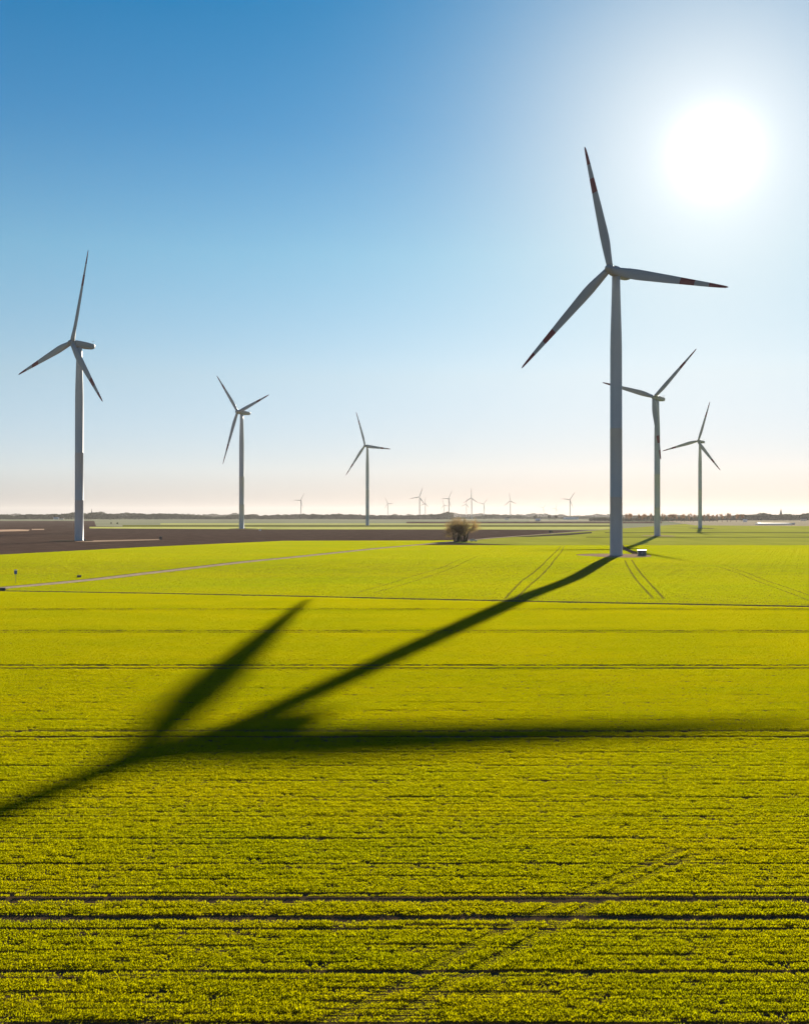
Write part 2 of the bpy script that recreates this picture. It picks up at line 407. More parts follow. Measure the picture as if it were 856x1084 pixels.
def build_crop(name, label, far, mat, ymin, ymax, test, nvar, side):
    Vs, Fs, Ts, Ids = [], [], [], []; off = 0
    def add(V, Fc, T, idv):
        nonlocal off
        if len(V) == 0: return
        Vs.append(V); Fs.append(Fc + off); Ts.append(T); Ids.append(np.full(len(V), idv)); off += len(V)
    for k in range(nvar): add(*tufts(100 + k + (50 if far else 0), far), k)
    ntv = 0
    if not far:
        for k in range(6): add(*tufts(300 + k, far, 1 if k < 3 else 2.2), nvar + k)
        ntv = 6
    pv, pr, pp = [], [], []; ncustom = 0
    j0 = int(math.floor((ymin - TY0) / TW)); j1 = int(math.ceil((ymax - TY0) / TW))
    g = np.linspace(0, 1, 7)
    for j in range(j0, j1):
        yc = TY0 + (j + .5) * TW
        hw = .44 * yc + 7
        i1 = int(hw / TW) + 1
        tramrow = (j % 9 == 0) and not far and yc < 190
        xr = (np.arange(-i1, i1 + 1) + .5) * TW + (j * 1.37 % TW)
        th_row = np.zeros(len(xr), bool); full_row = np.zeros(len(xr), bool)
        for ln, w_, _ in RUTS + DIAG: th_row |= polyline_dist(xr, np.full(len(xr), yc), ln) < TW * .75 + w_
        GX = (xr[:, None] + (np.tile(g, 7)[None] - .5) * TW); GY = yc + (np.repeat(g, 7)[None] - .5) * TW + GX * 0
        TT = test(GX, GY); MM = height_mask(GX, GY) * TT
        for i in range(-i1, i1 + 1):
            xc = (i + .5) * TW + (j * 1.37 % TW)
            mk = MM[i + i1]
            # thin ruts can fall between the sample points: check distance to the tile centre too
            if mk.max() <= 0: continue
            thin = th_row[i + i1]
            if mk.min() >= 1 and not thin:
                pp.append((xc, yc, Hs(yc)))
                pv.append(nvar + rnd.randrange(3) + (3 if yc > 100 else 0) if tramrow else rnd.randrange(nvar))
                pr.append(0.0 if tramrow else math.pi * rnd.randrange(2))
            else:
                ncustom += 1
                add(*tufts(5000 + ncustom, far, tramrow, xc, yc, lambda a, b: height_mask(a, b) * test(a, b)), -1)
    print(name, 'tiles', len(pp), 'custom', ncustom, 'faces', sum(len(f) for f in Fs))
    npnt = len(pp)
    V = np.concatenate(Vs + [np.array(pp)]); Fc = np.concatenate(Fs)
    T = np.concatenate(Ts + [np.zeros(npnt)]); I = np.concatenate(Ids + [np.full(npnt, 1000)])
    var = np.concatenate([np.zeros(off), np.array(pv)]); rot = np.concatenate([np.zeros(off), np.array(pr)])
    me = bpy.data.meshes.new(name)
    me.vertices.add(len(V)); me.vertices.foreach_set('co', V.astype(np.float32).ravel())
    me.loops.add(Fc.size); me.loops.foreach_set('vertex_index', Fc.astype(np.int32).ravel())
    me.polygons.add(len(Fc)); me.polygons.foreach_set('loop_start', np.arange(0, Fc.size, 4, dtype=np.int32))
    me.update(calc_edges=True)
    for nm, arr, ty in (('tint', T, 'FLOAT'), ('tile_id', I, 'INT'), ('variant', var, 'INT'), ('turn', rot, 'FLOAT')):
        a = me.attributes.new(nm, ty, 'POINT')
        a.data.foreach_set('value', arr.astype(np.int32 if ty == 'INT' else np.float32))
    me.materials.append(mat)
    o = bpy.data.objects.new(name, me); C.objects.link(o)
    tag(o, label, 'crop', kind='stuff')
    # geometry nodes: scatter the tiles on the placement points
    ng = bpy.data.node_groups.new(name + '_scatter', 'GeometryNodeTree')
    ng.interface.new_socket('Geometry', in_out='INPUT', socket_type='NodeSocketGeometry')
    ng.interface.new_socket('Geometry', in_out='OUTPUT', socket_type='NodeSocketGeometry')
    gi = ng.nodes.new('NodeGroupInput'); go = ng.nodes.new('NodeGroupOutput')
    def attr(nm, ty):
        a = ng.nodes.new('GeometryNodeInputNamedAttribute'); a.data_type = ty; a.inputs[0].default_value = nm; return a.outputs[0]
    def eq(sock, v):
        c = ng.nodes.new('FunctionNodeCompare'); c.data_type = 'INT'; c.operation = 'EQUAL'
        ng.links.new(sock, c.inputs[2]); c.inputs[3].default_value = v; return c.outputs[0]
    def sep(geo, sel):
        s = ng.nodes.new('GeometryNodeSeparateGeometry'); s.domain = 'POINT'
        ng.links.new(geo, s.inputs[0]); ng.links.new(sel, s.inputs[1]); return s.outputs[0]
    tid = attr('tile_id', 'INT'); va = attr('variant', 'INT'); tu = attr('turn', 'FLOAT')
    cx = ng.nodes.new('ShaderNodeCombineXYZ'); ng.links.new(tu, cx.inputs[2])
    pts = sep(gi.outputs[0], eq(tid, 1000))
    join = ng.nodes.new('GeometryNodeJoinGeometry')
    ng.links.new(sep(gi.outputs[0], eq(tid, -1)), join.inputs[0])
    for k in range(nvar + ntv):
        inst = ng.nodes.new('GeometryNodeInstanceOnPoints')
        ng.links.new(pts, inst.inputs['Points']); ng.links.new(eq(va, k), inst.inputs['Selection'])
        ng.links.new(sep(gi.outputs[0], eq(tid, k)), inst.inputs['Instance'])
        ng.links.new(cx.outputs[0], inst.inputs['Rotation'])
        ng.links.new(inst.outputs[0], join.inputs[0])
    ng.links.new(join.outputs[0], go.inputs[0])
    md = o.modifiers.new('scatter', 'NODES'); md.node_group = ng
    return o

build_crop('young_wheat', 'bright yellow green young wheat growing in drilled rows across the near field', False, M['crop_leaf'], 26, 250,
           lambda x, y: (y < border_y(x)), 7, 1)
build_crop('young_wheat', 'smooth light green young wheat of the field around the tallest turbine', True, M['crop_leaf_far'], 150, 720,
           lambda x, y: (y > border_y(x)), 5, 1)

# ------------------------------------------------------------------ wind turbines
def airfoil(ch, th, tw, z, sweep, n=16):
    pts = []
    for k in range(n):
        t = 2 * math.pi * k / n
        x = math.cos(t); y = math.sin(t)
        px = ch * (x * .5 + .5) - ch * .36                    # chord; pitch axis at 30 %
        taper = (1 - .55 * max(0, x)) 
        py = th * .5 * y * taper
        c, s = math.cos(tw), math.sin(tw)
        pts.append(Vector((px * c - py * s + sweep, px * s + py * c, z)))
    return pts
def make_turbine(name, simple=False):
    """hub height 108 m, rotor radius 49.5 m; faces local -Y"""
    root = empty(name, (0, 0, 0))
    n = 16 if simple else 48
    bm = bmesh.new()
    vtube(bm, [(0, 2.42), (.25, 2.42), (.3, 2.36), (22, 2.30), (22.05, 2.33), (22.2, 2.33), (22.25, 2.30), (48, 2.26), (48.05, 2.29), (48.2, 2.29), (48.25, 2.26),
               (78, 2.2), (84, 2.1), (92, 1.85), (100, 1.62), (105.8, 1.5)], n)
    tw = part('tower', bm, M['tower_paint'], root)
    if not simple:
        bm = bmesh.new(); box(bm, -.5, .5, 2.2, 2.52, 1.6, 3.9, .05)
        part('door', bm, M['dark_metal'], tw)
        bm = bmesh.new()
        for k in range(6): box(bm, -.6, .6, 2.5 + (5 - k) * .28, 2.78 + (5 - k) * .28, 0, .26 * (k + 1))
        part('door_steps', bm, M['concrete'], tw)
    # nacelle, slightly tilted
    T = Matrix.Translation((0, 0, 107.6)) @ Matrix.Rotation(R(-4), 4, 'X')
    bm = bmesh.new()
    prof = [(-3.1, 1.35, 1.45, 0), (-2.4, 1.75, 1.75, 0), (0, 1.85, 1.85, .0), (4.5, 1.85, 1.85, .0), (8.2, 1.6, 1.5, .15), (9.3, 1.25, 1.05, .3)]
    rings = []
    for y, a, b, dz in prof:
        r = []
        for k in range(20):
            t = 2 * math.pi * k / 20; c, s = math.cos(t), math.sin(t)
            r.append(T @ Vector((a * math.copysign(abs(c) ** .45, c), y, b * math.copysign(abs(s) ** .45, s) + dz)))
        rings.append(r)
    loft(bm, rings)
    nac = part('nacelle', bm, M['nacelle_paint'], root)
    if not simple:
        bm = bmesh.new()
        tube(bm, [T @ Vector((.3, 8.3, 1.5)), T @ Vector((.3, 8.4, 3.3))], [.06, .04], 6)
        tube(bm, [T @ Vector((-.5, 8.4, 3.0)), T @ Vector((1.1, 8.4, 3.0))], [.04, .04], 6)
        for x in (-.5, 1.1): box(bm, *((T @ Vector((x, 8.4, 3.15))).x + a for a in (-.12, .12)), (T @ Vector((x, 8.4, 3.15))).y - .12, (T @ Vector((x, 8.4, 3.15))).y + .12, (T @ Vector((x, 8.4, 3.15))).z - .12, (T @ Vector((x, 8.4, 3.15))).z + .15)
        part('weather_mast', bm, M['dark_metal'], nac)
    # hub spinner
    hub_c = T @ Vector((0, -4.6, 0))
    TH = Matrix.Translation(hub_c) @ Matrix.Rotation(R(-5), 4, 'X')
    bm = bmesh.new()
    rings = []
    for y, r in [(1.6, 1.35), (1.2, 1.65), (0, 1.75), (-1.0, 1.55), (-1.9, 1.05), (-2.4, .5), (-2.55, .1)]:
        rings.append([TH @ Vector((r * math.cos(2 * math.pi * k / 24), y, r * math.sin(2 * math.pi * k / 24))) for k in range(24)])
    loft(bm, rings)
    part('hub', bm, M['nacelle_paint'], root)
    # blades
    L = 49.5
    secs = [(.9, 2.5, 2.5, 8), (2.5, 2.7, 2.5, 8), (4.5, 3.1, 2.2, 8), (7, 3.6, 1.6, 8), (9.5, 4.0, 1.2, 7.5), (12, 4.1, .95, 7), (15, 3.95, .78, 6), (20, 3.5, .6, 5),
            (25, 3.15, .42, 4), (30.5, 2.6, .34, 3), (36.3, 2.1, .27, 2), (42, 1.6, .2, 1), (46, 1.15, .14, 0), (48.5, .75, .09, 0), (L, .18, .04, 0)]
    sgrid = []
    cone = Matrix.Rotation(R(2.5), 4, 'X')
    for k in range(3):
        bm = bmesh.new()
        mis = []
        rings = []
        for i, (z, ch, th, tw_) in enumerate(secs):
            rings.append(airfoil(ch, th, R(-tw_ - 2), z * 1.025, -.0 if z < 4 else 0.0))
            if i < len(secs) - 1:
                zm = (z + secs[i + 1][0]) / 2
                mis.append(1 if (30.5 < zm < 36.3 or zm > 42) else 0)
        loft(bm, rings, True, mis)
        b = part('blade', bm, [M['blade_paint'], M['red_paint']], root)
        b['_k'] = k
        BL.append((b, TH, cone, k))
    return root
BL = []
def set_phase(root, deg):
    for ch in KIDS[root.name]:
        if '_k' in ch.keys():
            a = R(deg) + ch['_k'] * 2 * math.pi / 3
            ch.matrix_local = THM @ Matrix.Rotation(a, 4, 'Y') @ Matrix.Rotation(R(2.5), 4, 'X')
proto = make_turbine('wind_turbine'); THM = BL[0][1]
far_proto = make_turbine('wind_turbine', True)
TURB = [ # base px, hub height, yaw, phase, label
    ((651.8, 588.0), 107.6, 40.5, -14.0, 'tallest wind turbine at right centre, its tower standing by the small white roofed box'),
    ((84.0, 572.4), 118.5, 40.8, 13.9, 'wind turbine on the ploughed field at far left, second largest in view'),
    ((255.8, 559.6), 135.9, 46, -43.7, 'mid sized wind turbine at the grass strip beyond the ploughed field, one blade pointing down'),
    ((388.8, 556.2), 124.0, 42.6, -22.1, 'slim wind turbine standing near the middle of the horizon, left of the bare trees'),
    ((695.2, 567.2), 103.4, 46.3, 47.7, 'wind turbine just right of the tallest tower, one blade partly behind that tower'),
    ((740.5, 559.2), 104.6, 46, 17.7, 'small rightmost wind turbine standing on the dull green field'),
]
GRP = 'wind turbines of the wind farm'
for i, (bp, hz, yaw, ph, lab) in enumerate(TURB):
    o = proto if i == 0 else copy_tree(proto)
    if i: KIDS.setdefault(o.name, KIDS.get(o.name, []))
    o.location = GV(*bp); s = hz / 107.9
    o.scale = (s, s, s); o.rotation_euler = (0, 0, -R(yaw)); set_phase(o, ph)
    tag(o, lab, 'wind turbine', GRP)
FARS = [(318.5, 528, -88, 30, 'tiny far turbine standing alone left of the slim central turbine'),
        (444, 524, 20, 20, 'tiny clear far turbine first in the horizon row left of the bare trees'),
        (475, 526, 30, 45, 'tiny far turbine rising directly behind the left crown of the bare trees'),
        (499, 525, 0, 35, 'tiny far turbine rising just right of the bare trees, tallest of the horizon row'),
        (540, 528.5, -8, 35, 'tiny far turbine on the horizon midway between the bare trees and the dark van'),
        (603, 527, -85, 25, 'tiny far turbine on the horizon just left of the tallest tower'),
        (410.5, 531.5, -30, 30, 'very faint far turbine just right of the slim central turbine'),
        (450, 531.5, 5, 40, 'very faint far turbine close beside the first tiny turbine of the horizon row'),
        (470, 533.5, -20, 35, 'very faint far turbine left of the one behind the bare trees'),
        (493.5, 532.5, 10, 40, 'very faint far turbine close left of the tallest tiny turbine by the bare trees'),
        (512, 532, 40, 35, 'very faint far turbine right of the tallest tiny turbine by the bare trees'),
        (575, 536.5, 40, 35, 'faintest far turbine left of the one beside the tallest tower'),
        (588, 537, 20, 35, 'faintest far turbine nearest the one left of the tallest tower')]
for i, (hx, hy, ph, yaw, lab) in enumerate(FARS):
    o = far_proto if i == 0 else copy_tree(far_proto)
    Y = 93 * F / (YH - hy); o.location = ((hx - 428) * Y / F, Y, -.3); o.rotation_euler = (0, 0, -R(yaw)); o.scale = (.9, .9, .92); set_phase(o, ph)
    tag(o, lab, 'wind turbine', 'far turbines on the horizon')
# pads of the other turbines
def tpad(i, a, b, dx=0, mat=M['gravel'], lvl=.0):
    x, y, _ = GV(*TURB[i][0]); sheet('gravel_pad', ellipse(x + dx, y, a, b), lvl, mat)
tpad(1, 13, 15, -4, M['verge'], -.04)
tpad(2, 16, 25, 2, M['verge'], -.02)
tpad(4, 12, 22, 1); tpad(5, 13, 40, 2, M['verge'], .02)

# ------------------------------------------------------------------ substation box, markers
def boxed_hut(px, py, w, d, h, label):
    o = empty('transformer_kiosk', GV(px, py), R(-8), label, 'transformer box')
    bm = bmesh.new(); box(bm, -w / 2, w / 2, -d / 2, d / 2, .12, h, .03); part('cabinet', bm, M['grey_box'], o)
    bm = bmesh.new(); box(bm, -w / 2 - .15, w / 2 + .15, -d / 2 - .15, d / 2 + .15, 0, .13, .02); part('plinth', bm, M['concrete'], o)
    bm = bmesh.new(); box(bm, -w / 2 - .12, w / 2 + .12, -d / 2 - .12, d / 2 + .12, h, h + .22, .05); part('roof', bm, M['white_sheet'], o)
    for s in (-1, 1):
        bm = bmesh.new(); box(bm, s * w / 4 - w / 4 + .12, s * w / 4 + w / 4 - .12, -d / 2 - .04, -d / 2 + .01, .3, h - .2, .01)
        dr = part('door', bm, M['door_grey'], o)
        bm = bmesh.new(); box(bm, s * .22 - .04, s * .22 + .04, -d / 2 - .09, -d / 2 - .03, h * .45, h * .6); part('handle', bm, M['white_sheet'], dr)
    bm = bmesh.new(); box(bm, -w / 2 - .03, -w / 2 - .003, -d / 2 + .2, d / 2 - .2, .2, h - .1, .005); part('side_panel', bm, M['white_sheet'], o)
    return o
boxed_hut(679, 588.3, 3.1, 2.3, 2.0, 'small grey transformer box with white roof beside the tallest turbine tower')

def marker(px, py, h, plate, label, name='marker_post', cat='marker post'):
    o = empty(name, GV(px, py), R(10), label, cat)
    bm = bmesh.new(); vtube(bm, [(-.1, .05), (h, .045)], 10); part('post', bm, M['concrete'], o)
    bm = bmesh.new(); box(bm, -.32, .32, -.08, -.05, h - .85, h - .1, .01); part('plate', bm, plate, o)
    bm = bmesh.new(); box(bm, -.36, .36, -.05, -.045 + .02, h - .05, h + .2, .01); part('cap', bm, M['white_sheet'], o)
    return o
marker(17, 618, 3.1, M['blue_plate'], 'slim marker post with small blue plate beyond the lane at far left')
def block(px, py, w, h, label, mat, cat='concrete block', name='concrete_block'):
    o = empty(name, GV(px, py), R(-15), label, cat)
    bm = bmesh.new(); box(bm, -w / 2, w / 2, -.35, .35, -.05, h, .06); part('body', bm, mat, o)
    bm = bmesh.new(); box(bm, -w / 2 - .08, w / 2 + .08, -.42, .42, h, h + .12, .03); part('top_slab', bm, M['concrete'], o)
    return o
block(84, 611.5, .9, .55, 'small dark block on the far lane edge, right of the blue marker', M['dark_metal'])
block(3, 625.2, 1.0, .5, 'small dark block on the near lane edge at the photo left border', M['dark_metal'])
block(170, 571.2, 1.6, 1.9, 'dark upright box at the right end of the tan track on the ploughed field', M['dark_metal'], 'box', 'cable_box')
block(275.5, 561.8, 1.9, 1.6, 'tiny pale box at the edge of the ploughed field right of the mid sized turbine', M['white_sheet'], 'box', 'cable_box')

# ------------------------------------------------------------------ vehicles
def wheel(parent, x, y, r, w):
    bm = bmesh.new()
    loft(bm, [[Vector((x + a * math.cos(t), y + b, r + a * math.sin(t))) for t in [2 * math.pi * k / 18 for k in range(18)]] for a, b in ((r * .8, -w / 2), (r, -w * .35), (r, w * .35), (r * .8, w / 2))])
    t = part('wheel', bm, M['rubber'], parent)
    bm = bmesh.new()
    loft(bm, [[Vector((x + a * math.cos(t), y + b, r + a * math.sin(t))) for t in [2 * math.pi * k / 14 for k in range(14)]] for a, b in ((r * .6, -w / 2 - .01), (r * .6, w / 2 + .01))])
    part('rim', bm, M['grey_box'], t)
def vehicle(name, px, py, rz, prof, cab, W, mat, label, cat, wr=.33, wb=(-1.3, 1.3)):
    """prof: side outline (x,z) of the body; cab: side outline of the glasshouse"""
    o = empty(name, GV(px, py), rz, label, cat)
    def extr(pr, w0, w1):
        bm = bmesh.new()
        zs = [p[1] for p in pr]; lo, hi = min(zs), max(zs)
        f = lambda z: w0 + (w1 - w0) * ((z - lo) / (hi - lo))
        a = [bm.verts.new((x, -f(z) / 2, z)) for x, z in pr]; b = [bm.verts.new((x, f(z) / 2, z)) for x, z in pr]
        bm.faces.new(a); bm.faces.new(b[::-1]); n = len(a)
        for i in range(n): bm.faces.new((a[i], b[i], b[(i + 1) % n], a[(i + 1) % n]))
        bmesh.ops.recalc_face_normals(bm, faces=bm.faces[:])
        bmesh.ops.bevel(bm, geom=bm.edges[:], offset=.05, segments=2, affect='EDGES')
        return bm
    part('body', extr(prof, W, W), mat, o)
    part('windows', extr(cab, W - .04, W - .42), M['glass'], o)
    xs = [p[0] for p in cab]; top = max(p[1] for p in cab)
    tx = [p[0] for p in cab if p[1] > top - .05]
    bm = bmesh.new(); box(bm, min(tx) - .02, max(tx) + .02, -(W - .4) / 2, (W - .4) / 2, top - .005, top + .06, .025); part('roof', bm, mat, o)
    for x in wb:
        for s in (-1, 1): wheel(o, x, s * (W / 2 - .1), wr, .22)
    xe = max(p[0] for p in prof); xb = min(p[0] for p in prof)
    for s in (-1, 1):
        bm = bmesh.new(); box(bm, xe - .06, xe + .02, s * W * .36 - .18, s * W * .36 + .18, .6, .75, .02); part('headlight', bm, M['white_sheet'], o)
        bm = bmesh.new(); box(bm, xb - .02, xb + .06, s * W * .38 - .12, s * W * .38 + .12, .7, .9, .02); part('tail_light', bm, M['red_paint'], o)
    return o
vehicle('parked_car', 501, 573.2, R(12), [(-2.05, .3), (2.1, .3), (2.15, .65), (1.95, .85), (.95, .98), (-1.9, 1.0), (-2.12, .8)],
        [(1.0, .95), (.35, 1.42), (-1.35, 1.45), (-1.95, .96)], 1.76, M['white_car'], 'small white hatchback parked under the right side of the bare trees beside the lane', 'car')
vehicle('delivery_van', 583, 564.4, R(62), [(-2.9, .35), (2.9, .35), (2.95, .85), (2.6, 1.15), (2.0, 1.3), (1.3, 2.35), (-2.8, 2.45), (-2.95, 2.2)],
        [(2.02, 1.35), (1.42, 2.22), (.6, 2.25), (.6, 1.35)], 2.1, M['dark_van'], 'dark van driving on the pale lane left of the tallest turbine', 'van', .38, (-1.9, 1.9))

# ------------------------------------------------------------------ trees
def leaf_cloud(pts, size, seed, squash=1.0):
    rg = np.random.RandomState(seed); k = len(pts)
    a = rg.normal(size=(k, 3)); a /= np.linalg.norm(a, axis=1)[:, None]
    b = rg.normal(size=(k, 3)); b -= (a * b).sum(1)[:, None] * a; b /= np.linalg.norm(b, axis=1)[:, None]
    s = size * rg.uniform(.5, 1.3, k)[:, None]
    V = np.stack([pts - a * s, pts - b * s * .55, pts + a * s, pts + b * s * .55], 1).reshape(-1, 3)
    return V, np.arange(k * 4).reshape(-1, 4), np.repeat(rg.rand(k), 4)
def raw_mesh(name, V, Fc, T, mat, parent=None):
    me = bpy.data.meshes.new(name)
    me.vertices.add(len(V)); me.vertices.foreach_set('co', V.astype(np.float32).ravel())
    me.loops.add(Fc.size); me.loops.foreach_set('vertex_index', Fc.astype(np.int32).ravel())
    me.polygons.add(len(Fc)); me.polygons.foreach_set('loop_start', np.arange(0, Fc.size, 4, dtype=np.int32))
    me.update(calc_edges=True)
    a = me.attributes.new('tint', 'FLOAT', 'POINT'); a.data.foreach_set('value', T.astype(np.float32))
    me.materials.append(mat)
    o = bpy.data.objects.new(name, me); C.objects.link(o)
    if parent: o.parent = parent; KIDS.setdefault(parent.name, []).append(o)
    return o
def make_tree(name, loc, h, seed, mat, lean=(0, 0), stems=1, spread=1.0, leaf=.3, nleaf=6, depth=5, trunk_frac=.24, r0=.34):
    rg = random.Random(seed); o = empty(name, loc)
    bm = bmesh.new(); tips = []
    def grow(p, d, ln, r, lv):
        n = 4; pts = [p]; rad = [r]; q = p.copy(); dd = d.copy()
        for i in range(n):
            dd = (dd + Vector((rg.uniform(-.16, .16), rg.uniform(-.16, .16), rg.uniform(-.02, .12)))).normalized()
            q = q + dd * ln / n; pts.append(q.copy()); rad.append(r * (1 - .42 * (i + 1) / n))
        tube(bm, pts, rad, 7 if lv < 2 else 4)
        if lv >= 2:
            for a in pts[1:]: tips.append(a)
        if lv >= depth: return
        for c in range(3 if lv < 3 else 2 + (rg.random() < .5)):
            ax = dd.orthogonal().normalized(); ax.rotate(Matrix.Rotation(rg.uniform(0, 6.28), 3, dd))
            nd = dd.copy(); nd.rotate(Matrix.Rotation(rg.uniform(.3, .85) * spread, 3, ax))
            nd.z += (.08 if spread < 1.2 else rg.uniform(-.25, .15)); nd.normalize()
            s = pts[-1] if c == 0 else pts[rg.choice((2, 3, 4))]
            grow(s, nd, ln * rg.uniform(.62, .85), rad[-1] * rg.uniform(.6, .85), lv + 1)
    for s in range(stems):
        d = Vector((lean[0] + (s - (stems - 1) / 2) * .28, lean[1] + rg.uniform(-.1, .1), 1)).normalized()
        grow(Vector(((s - (stems - 1) / 2) * .5, 0, -.2)), d, h * trunk_frac, r0, 0)
    zs = max(t.z for t in tips); k = h / zs
    for v in bm.verts: v.co *= k
    part('trunk', bm, M['bark'], o)
    T = np.array([[*(t * k)] for t in tips])
    nr = np.random.RandomState(seed)
    pts = np.repeat(T, nleaf, 0) + nr.normal(0, .45 * h / 14, (len(T) * nleaf, 3))
    pts = pts[pts[:, 2] > h * .16]
    V, Fc, tt = leaf_cloud(pts, leaf, seed)
    raw_mesh('crown', V, Fc, tt, mat, o)
    return o
t = make_tree('bare_tree', GV(483.2, 573.4), 13.8, 5, M['tree_leaf'], (-.05, 0), 3, 1.2, .17, 3, 5, .2, .36)
tag(t, 'dark spreading early spring tree beside the lane, left one of the pair', 'tree', 'pair of trees by the lane'); t.scale = (1.3, 1.2, 1.03)
t = make_tree('bare_tree', GV(490.5, 573.2), 13.6, 29, M['tree_leaf_warm'], (.15, 0), 3, 1.2, .17, 3, 5, .2, .34)
tag(t, 'warm brown early spring tree beside the white car, right one of the pair', 'tree', 'pair of trees by the lane'); t.scale = (1.3, 1.2, 1.03)

# row of bare poplars right of the tallest tower
pro = [make_tree('poplar_tree', (0, 0, 0), 20, 60 + k, M['poplar_leaf'], (0, 0), 1, .55, .5, 2, 4, .3, .4) for k in range(3)]
used = set(); k = 0
xs = [661 + 4.55 * i + rnd.uniform(-1, 1) for i in range(17)] + [745 + 4.8 * i + rnd.uniform(-1, 1) for i in range(9)]
for x in xs:
    if 690 < x < 700: continue
    p = pro[k % 3]; o = p if k < 3 else copy_tree(p); k += 1
    yy = 552.3 + .4 * rnd.random(); g = GV(x, yy); o.location = (g.x, g.y, -.3)
    s = rnd.uniform(.9, 1.12); o.scale = (s * 1.25, s * 1.25, s); o.rotation_euler = (0, 0, rnd.uniform(0, 6))
    tag(o, 'bare orange topped roadside poplar in the row on the horizon right of the tallest tower', 'tree', 'row of poplars on the horizon')

# distant woods: masses nobody could count
def wood(name, label, segs, depth, hz, dens, seed, leaf=2.2, mat=None):
    """segs: (px x, base px y) points of the front edge"""
    rg = np.random.RandomState(seed); pts = []
    W = [G(*p) for p in segs]
    ln = [math.dist(a, b) for a, b in zip(W[:-1], W[1:])]
    for (a, b), L_ in zip(zip(W[:-1], W[1:]), ln):
        n = int(L_ * dens); t = rg.rand(n)
        x = a[0] + (b[0] - a[0]) * t; y = a[1] + (b[1] - a[1]) * t
        s = np.hypot(x, y) * 0 + x
        prof = hz * (.52 + .5 * vnoise(s + 90000, s * 0 + 3, 1 / 55., seed) ** 1.5 + .28 * vnoise(s + 90000, s * 0 + 3, 1 / 13., seed + 1))
        low = vnoise(s + 90000, s * 0 + 3, 1 / 260., seed + 2); prof *= np.clip(.35 + low * 1.0, .4, 1.1)
        z = prof * rg.rand(n) ** .8; y = y + rg.rand(n) * depth
        pts.append(np.stack([x, y, z - .3], 1))
    V, Fc, tt = leaf_cloud(np.concatenate(pts), leaf, seed)
    o = raw_mesh(name, V, Fc, tt, mat or M['wood_leaf']); tag(o, label, 'wood', kind='stuff')
wood('distant_wood', 'blue grey line of woods on the horizon at the left', [(-220, 549.6), (120, 549.8), (300, 549.6), (480, 549.8)], 60, 27, 34, 3)
wood('distant_wood', 'pale hazy line of woods on the horizon behind the far turbines', [(380, 549.2), (520, 549.2), (680, 549.2)], 60, 24, 26, 4)
wood('distant_wood', 'dark line of woods on the horizon around the church at the right', [(735, 550.6), (800, 550.8), (870, 550.6), (1080, 550.4)], 60, 22, 36, 6)
wood('distant_wood', 'low scrub behind the poplar row on the horizon', [(625, 551.4), (690, 551.6), (760, 551.4)], 40, 12, 30, 8, 1.6)
wood('distant_wood', 'faintest row of woods along the whole horizon', [(-300, 548.1), (428, 548.1), (1100, 548.1)], 80, 30, 12, 9, 3.5)
# single bushes/trees that stick out
mid = make_tree('field_tree', (0, 0, 0), 11, 91, M['wood_leaf'], (0, 0), 1, 1.0, .6, 5, 4, .22, .35)
SPOTS = [(513, 549.8, 'dark round tree on the horizon just right of the bare tree pair'), (520, 549.9, 'second dark tree right of the bare tree pair on the horizon'),
         (567.5, 550.4, 'dark round bush on the horizon left of the dark van'), (581, 550.4, 'low dark bush on the horizon above the dark van'),
         (587, 550.6, 'bushy tree above the right end of the dark van'), (7.5, 549.7, 'dark tree at the left end of the horizon'),
         (118, 555.2, 'low dark bush at the start of the pale grass strip behind the leftmost turbine'), (125, 555.3, 'wide low bush at the start of the pale grass strip behind the leftmost turbine')]
for i, (x, y, lab) in enumerate(SPOTS):
    o = mid if i == 0 else copy_tree(mid)
    g = GV(x, y); o.location = (g.x, g.y, -.3); s = 1.6 if y < 552 else .35
    if i == 5: s = 2.0
    o.scale = (s * 1.1, s, s); o.rotation_euler = (0, 0, i * 1.3)
    tag(o, lab, 'tree', 'single trees on the horizon')

# ------------------------------------------------------------------ villages
def church(px, top_py, base_py, label, W=9.0, cat='church'):
    g = GV(px, base_py); H = CAMH + (YH - top_py) * g.y / F
    o = empty('church', (g.x, g.y, -.3), R(20), label, cat)
    tz = H * .48
    bm = bmesh.new(); box(bm, -W / 2, W / 2, -W / 2, W / 2, 0, tz); part('bell_tower', bm, M['brick'], o)
    bm = bmesh.new(); rings = [[Vector((r * math.cos(2 * math.pi * (k + .5) / 8), r * math.sin(2 * math.pi * (k + .5) / 8), z)) for k in range(8)] for z, r in ((tz, W * .6), (tz + 2, W * .42), (H - 2, .5), (H, .15))]
    loft(bm, rings); part('spire', bm, M['slate'], o)
    bm = bmesh.new(); box(bm, W / 2, W / 2 + 26, -6, 6, 0, 9); part('nave', bm, M['brick'], o)
    bm = bmesh.new(); vs = [bm.verts.new(p) for p in ((W / 2, -6.6, 9), (W / 2 + 26, -6.6, 9), (W / 2 + 26, 6.6, 9), (W / 2, 6.6, 9), (W / 2, 0, 16), (W / 2 + 26, 0, 16))]
    for f in ((0, 1, 5, 4), (3, 4, 5, 2), (0, 4, 3), (1, 2, 5), (0, 3, 2, 1)): bm.faces.new([vs[i] for i in f])
    part('roof', bm, M['slate'], o)
    for s in (-1, 1):
        bm = bmesh.new(); box(bm, s * 2 - .6, s * 2 + .6, -W / 2 - .1, -W / 2 + .02, tz * .7, tz * .9); part('louvre_window', bm, M['dark_metal'], o)
    return o
church(826, 538.2, 550.2, 'church with tall dark pointed spire above the woods at the right', 11)
church(804.5, 542.0, 550.2, 'church with short spire left of the taller spire at the right', 8)
church(97.3, 538.2, 549.4, 'church with narrow spire above the woods right of the leftmost turbine', 9)
